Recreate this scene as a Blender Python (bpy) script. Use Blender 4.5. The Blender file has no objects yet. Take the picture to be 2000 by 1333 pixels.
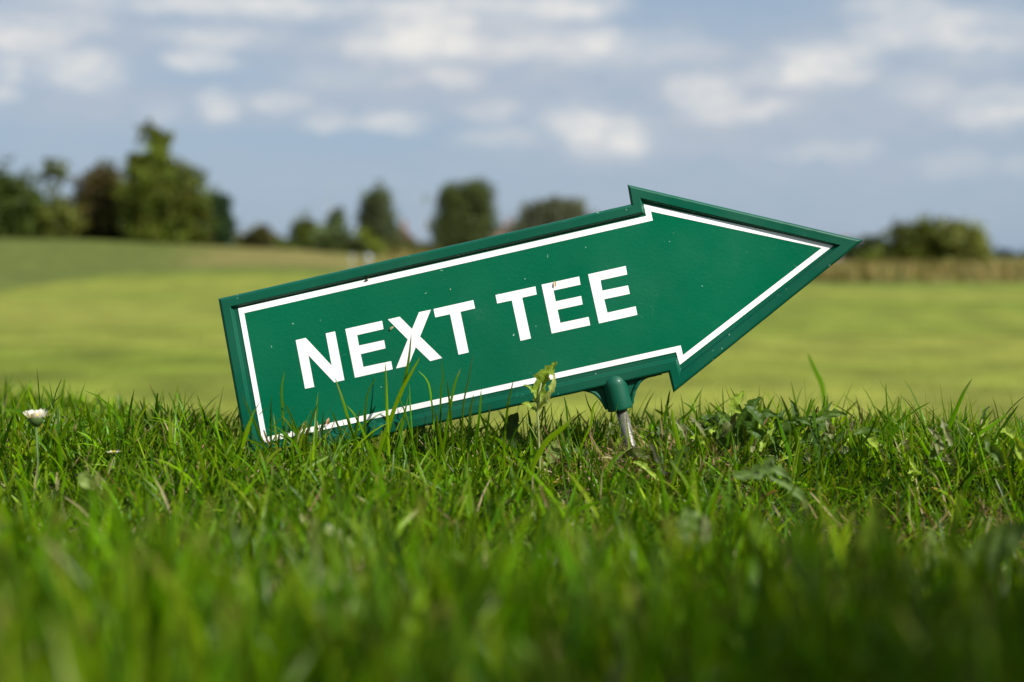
import bpy, bmesh, math, random
import numpy as np
from mathutils import Vector, Matrix
rng = np.random.default_rng(7); random.seed(7)
SC = bpy.context.scene; COL = SC.collection

# ------------------------------------------------------------------ camera
S = 0.7778                     # distance of the sign face
FPX = 2777.8                   # focal length in photo pixels (50 mm lens, 36 mm sensor, 2000 px)
HC = 0.114                     # lens height over the turf
PITCH = math.atan((666.5-502)/FPX)
cam = bpy.data.cameras.new('camera'); cob = bpy.data.objects.new('camera', cam); COL.objects.link(cob)
SC.camera = cob; cob.location = (0, 0, HC); cob.rotation_euler = (math.pi/2-PITCH, 0, 0)
cam.lens = 50; cam.sensor_width = 36; cam.clip_start = 0.01; cam.clip_end = 20000
cam.dof.use_dof = True; cam.dof.focus_distance = S+0.002; cam.dof.aperture_fstop = 6.9

# ------------------------------------------------------------------ world: Nishita sky with fair-weather clouds
def ray(px, py):
    u = (px-1000)/FPX; v = (666.5-py)/FPX
    c, s = math.cos(PITCH), math.sin(PITCH)
    return (u, c+v*s, -s+v*c)
def at(px, py, Y):
    r = ray(px, py); k = Y/r[1]
    return Vector((r[0]*k, Y, HC+r[2]*k))
def azel(px, py):
    r = ray(px, py); l = math.sqrt(r[0]**2+r[1]**2+r[2]**2)
    return math.atan2(r[0], r[1]), math.asin(r[2]/l)

SUN = Vector((.58, -.52, .63)).normalized()
W = bpy.data.worlds.new("World"); SC.world = W; W.use_nodes = True
nt = W.node_tree; N = nt.nodes; L = nt.links
bg = N['Background']; bg.inputs[1].default_value = 0.12
sky = N.new('ShaderNodeTexSky'); sky.sky_type = 'NISHITA'; sky.sun_disc = False
sky.sun_elevation = math.asin(SUN.z); sky.sun_rotation = math.atan2(SUN.x, SUN.y)
sky.air_density = 1.0; sky.dust_density = 1.2; sky.ozone_density = 1.6
def mth(op, a, b=None, c=None, clamp=False):
    n = N.new('ShaderNodeMath'); n.operation = op; n.use_clamp = clamp
    for i, v in enumerate((a, b, c)):
        if v is None: continue
        if hasattr(v, 'is_output'): L.new(v, n.inputs[i])
        else: n.inputs[i].default_value = v
    return n.outputs[0]
tc = N.new('ShaderNodeTexCoord'); sx = N.new('ShaderNodeSeparateXYZ'); L.new(tc.outputs['Generated'], sx.inputs[0])
az = mth('ARCTAN2', sx.outputs[0], sx.outputs[1]); el = mth('ARCSINE', sx.outputs[2])
cb = N.new('ShaderNodeCombineXYZ'); L.new(az, cb.inputs[0]); L.new(el, cb.inputs[1])
def noise(vec, sx_, sy_, det, rough=.55, off=0.):
    m = N.new('ShaderNodeMapping'); m.inputs['Scale'].default_value = (sx_, sy_, 1); m.inputs['Location'].default_value = (off, off*.7, off)
    L.new(vec, m.inputs[0])
    n = N.new('ShaderNodeTexNoise'); n.inputs['Scale'].default_value = 1; n.inputs['Detail'].default_value = det; n.inputs['Roughness'].default_value = rough
    L.new(m.outputs[0], n.inputs['Vector']); return n
wn = noise(cb.outputs[0], 38, 60, 4, .6, 3.1)
wv = N.new('ShaderNodeVectorMath'); wv.operation = 'MULTIPLY_ADD'
L.new(wn.outputs['Color'], wv.inputs[0]); wv.inputs[1].default_value = (.030, .014, 0); L.new(cb.outputs[0], wv.inputs[2])
wo = N.new('ShaderNodeVectorMath'); wo.operation = 'SUBTRACT'; L.new(wv.outputs[0], wo.inputs[0]); wo.inputs[1].default_value = (.015, .007, 0)
def blobs(lst):
    tot = None
    for (cx, cy, rx, ry, s) in lst:
        a, e = azel(cx, cy)
        m = N.new('ShaderNodeVectorMath'); m.operation = 'MULTIPLY_ADD'
        kx, ky = FPX/rx, FPX/ry
        L.new(wo.outputs[0], m.inputs[0]); m.inputs[1].default_value = (kx, ky, 0); m.inputs[2].default_value = (-a*kx, -e*ky, 0)
        l = N.new('ShaderNodeVectorMath'); l.operation = 'LENGTH'; L.new(m.outputs[0], l.inputs[0])
        r = N.new('ShaderNodeMapRange'); r.interpolation_type = 'SMOOTHERSTEP'
        L.new(l.outputs['Value'], r.inputs[0]); r.inputs[1].default_value = 1.75; r.inputs[2].default_value = .12
        r.inputs[3].default_value = 0; r.inputs[4].default_value = s
        tot = r.outputs[0] if tot is None else mth('ADD', tot, r.outputs[0])
    return tot
bright = blobs([(30,65,95,38,.75),(160,48,60,22,.45),(400,8,300,22,.65),(560,-10,200,40,.3),(420,72,112,20,.55),(392,118,64,20,.85),
 (15,135,35,22,.75),(160,135,75,34,.8),(8,182,28,18,.7),(840,45,80,62,1.0),(760,80,90,36,.5),(860,95,190,22,.55),(1010,60,120,60,.35),
 (1110,10,100,24,.95),(960,5,60,20,.6),(1210,95,170,34,.5),(1165,78,36,26,.5),(880,150,55,17,.65),(700,150,150,22,.25),
 (425,205,36,28,.75),(540,200,50,20,.55),(310,222,34,20,.3),(640,240,50,20,.5),(765,238,60,20,.7),
 (1120,235,70,32,.65),(1190,265,80,38,.75),(1232,275,36,34,.5),(965,215,55,22,.35),(975,270,70,16,.35),
 (1378,185,66,44,.85),(1440,228,50,20,.4),(1600,128,90,40,1.0),(1510,150,60,22,.4),(1512,210,55,18,.55),
 (1755,20,80,60,.6),(1720,75,60,22,.4),(1925,70,90,48,.5),(1850,55,60,40,.35),(1790,175,60,30,.5),(1960,208,90,34,.75),
 (1650,292,70,20,.3),(1570,300,60,16,.2),(1860,322,70,26,.22),(1990,322,30,24,.2)])
veil = blobs([(80,120,240,130,.55),(300,60,300,60,.5),(420,215,400,40,.5),(800,90,330,90,.7),(1100,110,400,100,.6),(760,190,420,50,.35),
 (1150,265,280,60,.55),(1430,190,180,80,.6),(1800,110,330,120,.7),(1750,270,380,90,.5),(1600,370,420,110,.25),(1050,370,420,90,.30),(350,330,420,70,.25),(1900,430,300,60,.25),(600,455,900,40,.25)])
fine = noise(wo.outputs[0], 34, 80, 6, .6, 9.3)
big = noise(cb.outputs[0], 5.5, 16, 5, .55, 1.7)
# generic clouds over the rest of the sky (outside the photographed window)
hi = N.new('ShaderNodeMapRange'); L.new(el, hi.inputs[0]); hi.inputs[1].default_value = .16; hi.inputs[2].default_value = .30
side = N.new('ShaderNodeMapRange'); L.new(mth('ABSOLUTE', az), side.inputs[0]); side.inputs[1].default_value = .36; side.inputs[2].default_value = .5
els = mth('MAXIMUM', hi.outputs[0], side.outputs[0])
gen = N.new('ShaderNodeMapRange'); L.new(big.outputs[0], gen.inputs[0]); gen.inputs[1].default_value = .48; gen.inputs[2].default_value = .68
gen2 = mth('MULTIPLY', gen.outputs[0], els)
fb = mth('MULTIPLY_ADD', fine.outputs[0], 1.9, -.20)
bd = mth('MULTIPLY', mth('ADD', bright, mth('MULTIPLY', gen2, .7)), fb, clamp=True)
vd = mth('MULTIPLY', mth('ADD', veil, gen2), mth('MULTIPLY_ADD', fine.outputs[0], 1.6, .1), clamp=True)
tint = N.new('ShaderNodeMix'); tint.data_type = 'RGBA'; tint.blend_type = 'MULTIPLY'; tint.inputs[0].default_value = 1
L.new(sky.outputs[0], tint.inputs[6]); tint.inputs[7].default_value = (1, 1, 1, 1)
lowk = N.new('ShaderNodeMapRange'); L.new(el, lowk.inputs[0]); lowk.inputs[1].default_value = .30; lowk.inputs[2].default_value = .75; lowk.inputs[3].default_value = .88; lowk.inputs[4].default_value = .25
hz = N.new('ShaderNodeMix'); hz.data_type = 'RGBA'; L.new(lowk.outputs[0], hz.inputs[0]); L.new(tint.outputs[2], hz.inputs[6]); hz.inputs[7].default_value = (1.74, 2.38, 3.10, 1)
SKYTINT = tint
m1 = N.new('ShaderNodeMix'); m1.data_type = 'RGBA'; L.new(mth('MULTIPLY', vd, .75), m1.inputs[0]); L.new(hz.outputs[2], m1.inputs[6]); m1.inputs[7].default_value = (2.72, 2.95, 3.38, 1)
m2 = N.new('ShaderNodeMix'); m2.data_type = 'RGBA'; L.new(mth('MULTIPLY', bd, .95), m2.inputs[0]); L.new(m1.outputs[2], m2.inputs[6]); m2.inputs[7].default_value = (4.7, 4.6, 4.4, 1)
L.new(m2.outputs[2], bg.inputs[0])
VEILC, CLOUDC = m1, m2

sun = bpy.data.lights.new('sun', 'SUN'); sun.energy = 4.8; sun.angle = math.radians(.53); sun.color = (1, .955, .88)
so = bpy.data.objects.new('sun', sun); COL.objects.link(so); so.rotation_euler = SUN.to_track_quat('Z', 'Y').to_euler()
SC.view_settings.view_transform = 'Standard'; SC.view_settings.look = 'None'; SC.view_settings.gamma = 1; SC.view_settings.exposure = .60
SC.cycles.max_bounces = 8; SC.cycles.transparent_max_bounces = 8
tint.inputs[7].default_value = (.75, .72, .80, 1)

# ------------------------------------------------------------------ materials
def mat(name, color=(.5,.5,.5), rough=.6, spec=.5, attr=None, trans=0., coat=0., metal=0., noise_amt=0., noise_scale=5., bump=0., bump_scale=100., sheen=0.):
    m = bpy.data.materials.new(name); m.use_nodes = True; n = m.node_tree.nodes; l = m.node_tree.links
    p = n['Principled BSDF']; p.inputs['Roughness'].default_value = rough; p.inputs['Specular IOR Level'].default_value = spec
    p.inputs['Metallic'].default_value = metal; p.inputs['Coat Weight'].default_value = coat
    if attr:
        a = n.new('ShaderNodeAttribute'); a.attribute_name = attr; src = a.outputs['Color']
    else:
        r = n.new('ShaderNodeRGB'); r.outputs[0].default_value = (*color, 1); src = r.outputs[0]
    if noise_amt:
        t = n.new('ShaderNodeTexCoord'); nn = n.new('ShaderNodeTexNoise'); nn.inputs['Scale'].default_value = noise_scale; nn.inputs['Detail'].default_value = 5
        l.new(t.outputs['Object'], nn.inputs[0])
        mr = n.new('ShaderNodeMapRange'); l.new(nn.outputs[0], mr.inputs[0]); mr.inputs[1].default_value = .34; mr.inputs[2].default_value = .66
        mr.inputs[3].default_value = 1-noise_amt; mr.inputs[4].default_value = 1+noise_amt
        mx = n.new('ShaderNodeVectorMath'); mx.operation = 'SCALE'; l.new(src, mx.inputs[0]); l.new(mr.outputs[0], mx.inputs['Scale']); src = mx.outputs[0]
    l.new(src, p.inputs['Base Color'])
    if bump:
        t = n.new('ShaderNodeTexCoord'); nn = n.new('ShaderNodeTexNoise'); nn.inputs['Scale'].default_value = bump_scale; nn.inputs['Detail'].default_value = 3
        l.new(t.outputs['Object'], nn.inputs[0]); b = n.new('ShaderNodeBump'); b.inputs['Strength'].default_value = bump; b.inputs['Distance'].default_value = 1/bump_scale
        l.new(nn.outputs[0], b.inputs['Height']); l.new(b.outputs[0], p.inputs['Normal'])
    if trans:
        tr = n.new('ShaderNodeBsdfTranslucent'); sc = n.new('ShaderNodeVectorMath'); sc.operation = 'MULTIPLY'; l.new(src, sc.inputs[0]); sc.inputs[1].default_value = (1.45, 1.3, .5)
        l.new(sc.outputs[0], tr.inputs[0]); ms = n.new('ShaderNodeMixShader'); ms.inputs[0].default_value = trans
        l.new(p.outputs[0], ms.inputs[1]); l.new(tr.outputs[0], ms.inputs[2]); l.new(ms.outputs[0], n['Material Output'].inputs[0])
    return m

# ------------------------------------------------------------------ object helpers
def tag(o, label=None, cat=None, group=None, kind=None):
    if label: o['label'] = label
    if cat: o['category'] = cat
    if group: o['group'] = group
    if kind: o['kind'] = kind
    return o
def empty(name, loc=(0,0,0)):
    o = bpy.data.objects.new(name, None); COL.objects.link(o); o.location = loc; o.empty_display_size = .05; return o
def link(name, me, m, parent=None):
    o = bpy.data.objects.new(name, me); COL.objects.link(o)
    if m: me.materials.append(m)
    if parent:
        o.parent = parent
        o.matrix_parent_inverse = Matrix.Translation(parent.location).inverted()
    return o
def npmesh(name, V, F, m, parent=None, col=None, smooth=False):
    """V (n,3), F list of (k, array of faces with k corners)"""
    me = bpy.data.meshes.new(name); V = np.asarray(V, np.float32)
    me.vertices.add(len(V)); me.vertices.foreach_set('co', V.ravel())
    loops = np.concatenate([f.ravel() for f in F]).astype(np.int32)
    tot = np.concatenate([np.full(len(f), f.shape[1], np.int32) for f in F])
    st = np.concatenate([[0], np.cumsum(tot)[:-1]]).astype(np.int32)
    me.loops.add(len(loops)); me.loops.foreach_set('vertex_index', loops)
    me.polygons.add(len(tot)); me.polygons.foreach_set('loop_start', st); me.polygons.foreach_set('loop_total', tot)
    if smooth: me.polygons.foreach_set('use_smooth', np.ones(len(tot), bool))
    if col is not None:
        a = me.color_attributes.new('col', 'FLOAT_COLOR', 'POINT')
        c = np.ones((len(V), 4), np.float32); c[:, :3] = col; a.data.foreach_set('color', c.ravel())
    me.update(calc_edges=True); me.validate()
    return link(name, me, m, parent)
def bmobj(name, bm, m, parent=None, smooth=False):
    me = bpy.data.meshes.new(name); bmesh.ops.recalc_face_normals(bm, faces=bm.faces); bm.to_mesh(me); bm.free()
    if smooth:
        for p in me.polygons: p.use_smooth = True
    return link(name, me, m, parent)
def offset_poly(P, d):
    """inward offset of a clockwise-in-pixels (y down) polygon with mitres"""
    n = len(P); out = []
    for i in range(n):
        a, b, c = np.array(P[i-1], float), np.array(P[i], float), np.array(P[(i+1) % n], float)
        u = (b-a)/np.linalg.norm(b-a); v = (c-b)/np.linalg.norm(c-b)
        n1 = np.array([-u[1], u[0]]); n2 = np.array([-v[1], v[0]])
        k = n1+n2; k /= np.dot(k, n1); out.append(tuple(b+k*d))
    return out
def tube(bm, pts, rad, seg=10, cap=True):
    pts = [Vector(p) for p in pts]; rings = []
    if not hasattr(rad, '__len__'): rad = [rad]*len(pts)
    up = Vector((0, 0, 1))
    for i, p in enumerate(pts):
        t = (pts[min(i+1, len(pts)-1)]-pts[max(i-1, 0)]).normalized()
        a = t.cross(up if abs(t.dot(up)) < .95 else Vector((0, 1, 0))).normalized(); b = t.cross(a)
        rings.append([bm.verts.new(p+(a*math.cos(q)+b*math.sin(q))*rad[i]) for q in [2*math.pi*k/seg for k in range(seg)]])
    for r, s in zip(rings, rings[1:]):
        for k in range(seg): bm.faces.new((r[k], r[(k+1) % seg], s[(k+1) % seg], s[k]))
    if cap: bm.faces.new(rings[0]); bm.faces.new(rings[-1])

# ------------------------------------------------------------------ terrain
def vnoise(x, y, seed, f):
    """smooth value noise"""
    x = np.asarray(x, float)*f+seed*17.3; y = np.asarray(y, float)*f+seed*7.9
    xi = np.floor(x).astype(np.int64); yi = np.floor(y).astype(np.int64); xf = x-xi; yf = y-yi
    xf = xf*xf*(3-2*xf); yf = yf*yf*(3-2*yf)
    def h(a, b):
        v = (a*374761393+b*668265263+seed*974711) & 0x7fffffff
        v = ((v ^ (v >> 13))*1274126177) & 0x7fffffff
        return ((v ^ (v >> 16)) & 0xffff)/65535.
    return (h(xi, yi)*(1-xf)+h(xi+1, yi)*xf)*(1-yf)+(h(xi, yi+1)*(1-xf)+h(xi+1, yi+1)*xf)*yf
def sstep(a, b, x):
    t = np.clip((np.asarray(x, float)-a)/(b-a), 0, 1); return t*t*(3-2*t)
FH = -.62
def ground(x, y):
    x = np.asarray(x, float); y = np.asarray(y, float)
    # tee mound: flat top, edge further off on the left, then a bank down to the fairway
    s = x/np.maximum(y, .3)
    yr = .80+.26*sstep(-.17, -.30, s)+.05*np.sin(x*9)
    mound = -.20*np.maximum(y-yr, 0)*sstep(0, .12, y-yr)+.010*(vnoise(x, y, 3, 7)-.5)+.006*(vnoise(x, y, 4, 19)-.5)
    mound = mound+np.interp(y, [.2,.34,.48,.60,.68,.765], [.007,.003,-.008,-.015,-.012,0])*(1+.35*sstep(.02, .16, x))-.018*sstep(-.17, -.34, s)*sstep(.72, 1.05, y)*.55
    mound = np.maximum(mound, FH)
    lb = sstep(3.2, 4.2, y)
    # fairway with slow swells, far ground rising on the left
    far = FH+.10*(vnoise(x, y, 5, .12)-.5)*sstep(5, 12, y)
    sl = x/np.maximum(y, 1)
    far = far+np.interp(sl, [-.36,-.30,-.2,-.15,-.1,0,.1,.25], [1.78,1.70,1.32,1.12,.80,.42,.22,.08])*sstep(24, 82, y)
    far = far-.0*y
    return mound*(1-lb)+far*lb
# one sheet, fine near the camera, reaching the horizon
th = np.concatenate([np.linspace(-math.pi, -.75, 40)[:-1], np.linspace(-.75, .75, 260), np.linspace(.75, math.pi, 40)[1:]])
rr = np.concatenate([[.02], np.geomspace(.06, 6, 150), np.geomspace(6.2, 220, 170), np.geomspace(240, 9000, 24)])
T, R = np.meshgrid(th, rr); X = R*np.sin(T); Y = R*np.cos(T); Yg = np.maximum(Y, 0.3)
Z = np.where(R < 200, ground(X, np.where(Y > 0, Y, .3)), 0)
gs = ground(X, np.where(Y > 0, Y, .3)); Z = gs
bk = sstep(2, 30, -Y); Z = Z*(1-bk)+FH*bk
# base colours of the turf types
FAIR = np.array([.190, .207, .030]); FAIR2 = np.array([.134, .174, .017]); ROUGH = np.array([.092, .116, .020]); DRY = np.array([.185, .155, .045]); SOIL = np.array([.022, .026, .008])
sl = X/np.maximum(Y, .5)
n1 = vnoise(X, Y*.55, 11, .35); n2 = vnoise(X, Y, 12, 1.1); n3 = vnoise(X+Y*.3, Y*.4, 13, .09)
n4 = vnoise(X*.3+Y*.1, Y*.8, 17, .5); n5 = vnoise(X*.5, Y, 18, .16)
mixf = np.clip(.35+1.3*(n1-.5)+.5*(n2-.5)+.9*(n3-.5)+1.1*(n4-.5)+.8*(n5-.5), 0, 1)[..., None]
C = FAIR*(1-mixf)+FAIR2*mixf
C = C*(1+.10*(vnoise(X, Y, 14, 2.5)-.5))[..., None]
# rough band on the left rise and along the fairway edge
edge = np.interp(sl, [-.6,-.36,-.27,-.18,0,.12,.25,.36], [22,28,37,42,40,38,36,37])+2.5*(vnoise(X, Y, 15, .2)-.5)
rb = (sstep(0, 2.5, Y-edge)*(Y > 0))[..., None]
C = C*(1-rb)+ROUGH*rb
dryl = np.interp(sl, [-.36,-.25,-.205,-.16,-.10,.0,.36], [0,0,.7,.9,.8,.55,.55])
db = sstep(3.5, 9, Y-edge)*dryl*(.45+.9*(vnoise(X, Y*.3, 16, .25)-.2))
db = np.clip(db, 0, 1)[..., None]; C = C*(1-db)+DRY*db
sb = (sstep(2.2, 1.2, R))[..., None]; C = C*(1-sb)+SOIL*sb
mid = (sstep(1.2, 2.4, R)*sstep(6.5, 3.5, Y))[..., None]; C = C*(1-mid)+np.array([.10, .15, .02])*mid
nR, nT = X.shape
idx = np.arange(nR*nT).reshape(nR, nT)
F = np.stack([idx[:-1, :-1], idx[:-1, 1:], idx[1:, 1:], idx[1:, :-1]], -1).reshape(-1, 4)
mg = mat('turf', attr='col', rough=.85, spec=.12, noise_amt=.34, noise_scale=1.5, bump=.5, bump_scale=45)
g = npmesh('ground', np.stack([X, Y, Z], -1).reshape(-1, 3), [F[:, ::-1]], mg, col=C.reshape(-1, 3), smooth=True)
tag(g, 'mown golf course ground of olive green fairway with darker rough and a dry band', 'ground', kind='structure')

# ------------------------------------------------------------------ the sign
HOLD = at(1236, 900, S+.003)
sign = empty('arrow_sign', HOLD)
tag(sign, 'tilted green arrow sign reading NEXT TEE in white, on a metal stake', 'sign')
def paint(name, color, rough, coat, chips, peel):
    m = bpy.data.materials.new(name); m.use_nodes = True; n = m.node_tree.nodes; l = m.node_tree.links
    p = n['Principled BSDF']; p.inputs['Roughness'].default_value = rough; p.inputs['Coat Weight'].default_value = coat; p.inputs['Coat Roughness'].default_value = .16; p.inputs['Specular IOR Level'].default_value = .28
    t = n.new('ShaderNodeTexCoord')
    base = n.new('ShaderNodeRGB'); base.outputs[0].default_value = (*color, 1)
    # slow tonal drift of weathered paint
    nz = n.new('ShaderNodeTexNoise'); nz.inputs['Scale'].default_value = 11; nz.inputs['Detail'].default_value = 4; l.new(t.outputs['Object'], nz.inputs[0])
    mr = n.new('ShaderNodeMapRange'); l.new(nz.outputs[0], mr.inputs[0]); mr.inputs[1].default_value = .3; mr.inputs[2].default_value = .7; mr.inputs[3].default_value = .86; mr.inputs[4].default_value = 1.16
    sc = n.new('ShaderNodeVectorMath'); sc.operation = 'SCALE'; l.new(base.outputs[0], sc.inputs[0]); l.new(mr.outputs[0], sc.inputs['Scale'])
    src = sc.outputs[0]
    def speck(scale, thr, soft, colr, amt, dist, dens, src, rand=1.):
        # small irregular chips: cells whose distorted distance is tiny, kept only in some cells
        mp = n.new('ShaderNodeTexNoise'); mp.inputs['Scale'].default_value = scale*1.7; mp.inputs['Detail'].default_value = 2; l.new(t.outputs['Object'], mp.inputs[0])
        ad = n.new('ShaderNodeVectorMath'); ad.operation = 'MULTIPLY_ADD'; l.new(mp.outputs['Color'], ad.inputs[0]); ad.inputs[1].default_value = (dist,)*3; l.new(t.outputs['Object'], ad.inputs[2])
        v = n.new('ShaderNodeTexVoronoi'); v.inputs['Scale'].default_value = scale; l.new(ad.outputs[0], v.inputs['Vector']); v.inputs['Randomness'].default_value = rand
        a = n.new('ShaderNodeMapRange'); l.new(v.outputs['Distance'], a.inputs[0]); a.inputs[1].default_value = thr+soft; a.inputs[2].default_value = thr; 
        sp = n.new('ShaderNodeSeparateColor'); l.new(v.outputs['Color'], sp.inputs[0])
        c1 = n.new('ShaderNodeMath'); c1.operation = 'LESS_THAN'; l.new(sp.outputs[0], c1.inputs[0]); c1.inputs[1].default_value = dens
        c2 = n.new('ShaderNodeMath'); c2.operation = 'MULTIPLY'; l.new(a.outputs[0], c2.inputs[0]); l.new(c1.outputs[0], c2.inputs[1])
        c3 = n.new('ShaderNodeMath'); c3.operation = 'MULTIPLY'; l.new(c2.outputs[0], c3.inputs[0]); l.new(sp.outputs[1], c3.inputs[1])
        c4 = n.new('ShaderNodeMath'); c4.operation = 'MULTIPLY'; c4.use_clamp = True; l.new(c3.outputs[0], c4.inputs[0]); c4.inputs[1].default_value = amt
        mx = n.new('ShaderNodeMix'); mx.data_type = 'RGBA'; l.new(c4.outputs[0], mx.inputs[0]); l.new(src, mx.inputs[6]); mx.inputs[7].default_value = (*colr, 1)
        return mx.outputs[2]
    src = speck(170, .050, .05, (.32, .50, .38), 1.3, .004, .16*chips, src)
    src = speck(75, .030, .03, (.40, .50, .36), 1.2, .012, .16*chips, src)
    src = speck(330, .10, .05, (.30, .50, .38), 1.3, .004, .10*chips, src)
    src = speck(60, .10, .12, (.03, .16, .10), .5, .05, .30*chips, src)
    l.new(src, p.inputs['Base Color'])
    rn = n.new('ShaderNodeTexNoise'); rn.inputs['Scale'].default_value = 34; rn.inputs['Detail'].default_value = 6; l.new(t.outputs['Object'], rn.inputs[0])
    rm = n.new('ShaderNodeMapRange'); l.new(rn.outputs[0], rm.inputs[0]); rm.inputs[1].default_value = .3; rm.inputs[2].default_value = .7; rm.inputs[3].default_value = rough*.7; rm.inputs[4].default_value = rough*1.5; l.new(rm.outputs[0], p.inputs['Roughness'])
    b = n.new('ShaderNodeTexNoise'); b.inputs['Scale'].default_value = 620; b.inputs['Detail'].default_value = 1.5; l.new(t.outputs['Object'], b.inputs[0])
    b2 = n.new('ShaderNodeBump'); b2.inputs['Strength'].default_value = peel; b2.inputs['Distance'].default_value = .0006; l.new(b.outputs[0], b2.inputs['Height']); l.new(b2.outputs[0], p.inputs['Normal'])
    l.new(b2.outputs[0], p.inputs['Coat Normal'])
    return m
M_frame = paint('green_gloss_paint', (.0, .070, .038), .42, .10, 1.2, .05)
M_film = paint('green_sign_film', (.0, .100, .046), .32, .0, .40, .16)
M_white = paint('white_sign_film', (.82, .80, .80), .45, .0, .0, .03)

OUT = [(426.5,584),(1232,399.5),(1225.5,361),(1686,469.5),(1315,767.5),(1305.5,728),(485,909)]
def ring(bm, P, y): return [bm.verts.new(at(p[0], p[1], y)) for p in P]
def skin(bm, a, b):
    n = len(a)
    for i in range(n): bm.faces.new((a[i], a[(i+1) % n], b[(i+1) % n], b[i]))
def densify(P, step=14):
    """extra points so the rim edge can be slightly uneven, as cast and knocked paint is"""
    out = []
    n = len(P)
    for i in range(n):
        a, b = np.array(P[i], float), np.array(P[(i+1) % n], float); k = max(1, int(np.linalg.norm(b-a)/step))
        for j in range(k): out.append((a+(b-a)*j/k, j == 0))
    return out
# all rings share the same parametrisation
def rings_par(offs, step=14):
    polys = [offset_poly(OUT, d) for d in offs]; n = len(OUT); res = [[] for _ in offs]
    for i in range(n):
        L0 = math.dist(OUT[i], OUT[(i+1) % n]); k = max(1, int(L0/step))
        for j in range(k):
            for r, P in zip(res, polys):
                a, b = np.array(P[i]), np.array(P[(i+1) % n]); r.append(a+(b-a)*j/k)
    return res
offs = [0, 0, .6, 2.2, 4.6, 19.2, 20.3, 21.6, 24.6, 25.8]
deps = [.0105, .0026, .0012, .0004, 0, 0, .0002, .0011, .00225, .0024]
rg = rings_par(offs)
# gentle wobble of the outer arris
wob = [(random.random()-.5)*.5 for _ in rg[0]]
bm = bmesh.new(); VR = []
for k, (r, d) in enumerate(zip(rg, deps)):
    rr_ = []
    for i, p in enumerate(r):
        w_ = wob[i] if k in (1, 2, 3, 4) else 0
        v = at(p[0]+w_*.4, p[1]+w_, S+d); rr_.append(bm.verts.new(v))
    VR.append(rr_)
for a, b in zip(VR, VR[1:]): skin(bm, a, b)
bm.faces.new(VR[-1]); bm.faces.new(VR[0])
fr = bmobj('frame', bm, M_frame, sign)

# film inside the border, white border line and letters as thin raised vinyl
BO = [(465,603),(1262,422.4),(1257,399),(1629.5,479),(1327.6,713),(1320.5,688),(513,866)]
BI = [(477,612),(1275,431),(1271.3,413.4),(1604.8,484.8),(1334,694),(1329.5,675),(521,853.6)]
def plate(name, P, y0, y1, m, parent, edge=.35):
    bm = bmesh.new(); a = ring(bm, P, y1); b = ring(bm, P, y0+.00003); c = ring(bm, offset_poly(P, edge), y0)
    skin(bm, a, b); skin(bm, b, c); bm.faces.new(c); bm.faces.new(a)
    return bmobj(name, bm, m, parent)
panel = plate('sign_panel', offset_poly(BO, -1.2), S+.00215, S+.0025, M_film, sign)
bm = bmesh.new()
y0, y1 = S+.00205, S+.0022
a0, a1, b1, b0 = ring(bm, BO, y1), ring(bm, BO, y0), ring(bm, BI, y0), ring(bm, BI, y1)
skin(bm, a0, a1); skin(bm, a1, b1); skin(bm, b1, b0)
bmobj('border_line', bm, M_white, sign)
LET = [
 [(577.4,665),(597.1,660.4),(647.8,714.8),(635.9,651.8),(654.3,647.8),(672.7,742.9),(652.5,747.4),(602.2,694.3),(613.8,756.3),(595.7,759.9)],
 [(674.2,643.1),(746.2,627),(749,643.3),(697.5,655.1),(701.2,675.4),(750.1,664.9),(752.9,680.8),(704.6,692.3),(709.6,717.2),(763.9,705.8),(767,721.7),(693.1,738.4)],
 [(757.4,624.4),(780.5,619.1),(804.7,643.3),(818.2,610.3),(841.5,605.3),(820.4,657.9),(863.5,699.8),(840.1,705.9),(812,678.7),(797.5,714.9),(773.4,720.2),(796.3,663.5)],
 [(846.6,604.1),(924.3,586.7),(927.9,602.8),(899.2,609.5),(915.5,688.8),(895.5,693.3),(878.9,614.3),(850,620.4)],
 [(967.6,576.8),(1045.7,559.8),(1048.3,575.7),(1019.8,582),(1037,661.5),(1016.5,666.3),(999.5,587.3),(971,593.3)],
 [(1057.6,556.5),(1131.1,540.5),(1133.8,556.5),(1081,568),(1085.5,589.2),(1135,578.6),(1138,595),(1089,605.6),(1094.3,631.2),(1149.5,619.5),(1152.8,635.7),(1077.5,652)],
 [(1148.5,536.3),(1222,520),(1225,536.6),(1172.8,548),(1176.5,568.2),(1226.5,558),(1230,574.5),(1180,585),(1186.3,611.3),(1241.5,598.8),(1244.8,615.5),(1169.8,632.3)]]
for P in LET: plate('letter', P, S+.00203, S+.0022, M_white, sign, .2)
# socket: domed boss that holds the stake
SOC = S+.0042
def lathe_along(bm, base, axis, prof, seg=32):
    """prof: (distance along axis, radius)"""
    axis = axis.normalized(); a = axis.cross(Vector((0, 1, 0))).normalized(); b = axis.cross(a); prev = None
    for d, r in prof:
        if r < 1e-7:
            v = bm.verts.new(base+axis*d); cur = [v]
        else: cur = [bm.verts.new(base+axis*d+(a*math.cos(q)+b*math.sin(q))*r) for q in [2*math.pi*k/seg for k in range(seg)]]
        if prev:
            if len(cur) == 1 or len(prev) == 1:
                one, many = (cur, prev) if len(cur) == 1 else (prev, cur)
                for k in range(seg): bm.faces.new((one[0], many[k], many[(k+1) % seg]))
            else:
                for k in range(seg): bm.faces.new((prev[k], prev[(k+1) % seg], cur[(k+1) % seg], cur[k]))
        prev = cur
    return prev
PX = S/FPX
top = at(1200.5, 752, SOC); bot = at(1212, 799.5, SOC); ax = bot-top; Ln = ax.length
R0, R1 = 24.3*PX, 25.3*PX
prof = [(-R0*math.cos(q), R0*math.sin(q)) for q in np.linspace(0, math.pi/2, 12)]
prof[0] = (-R0, 0)
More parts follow.
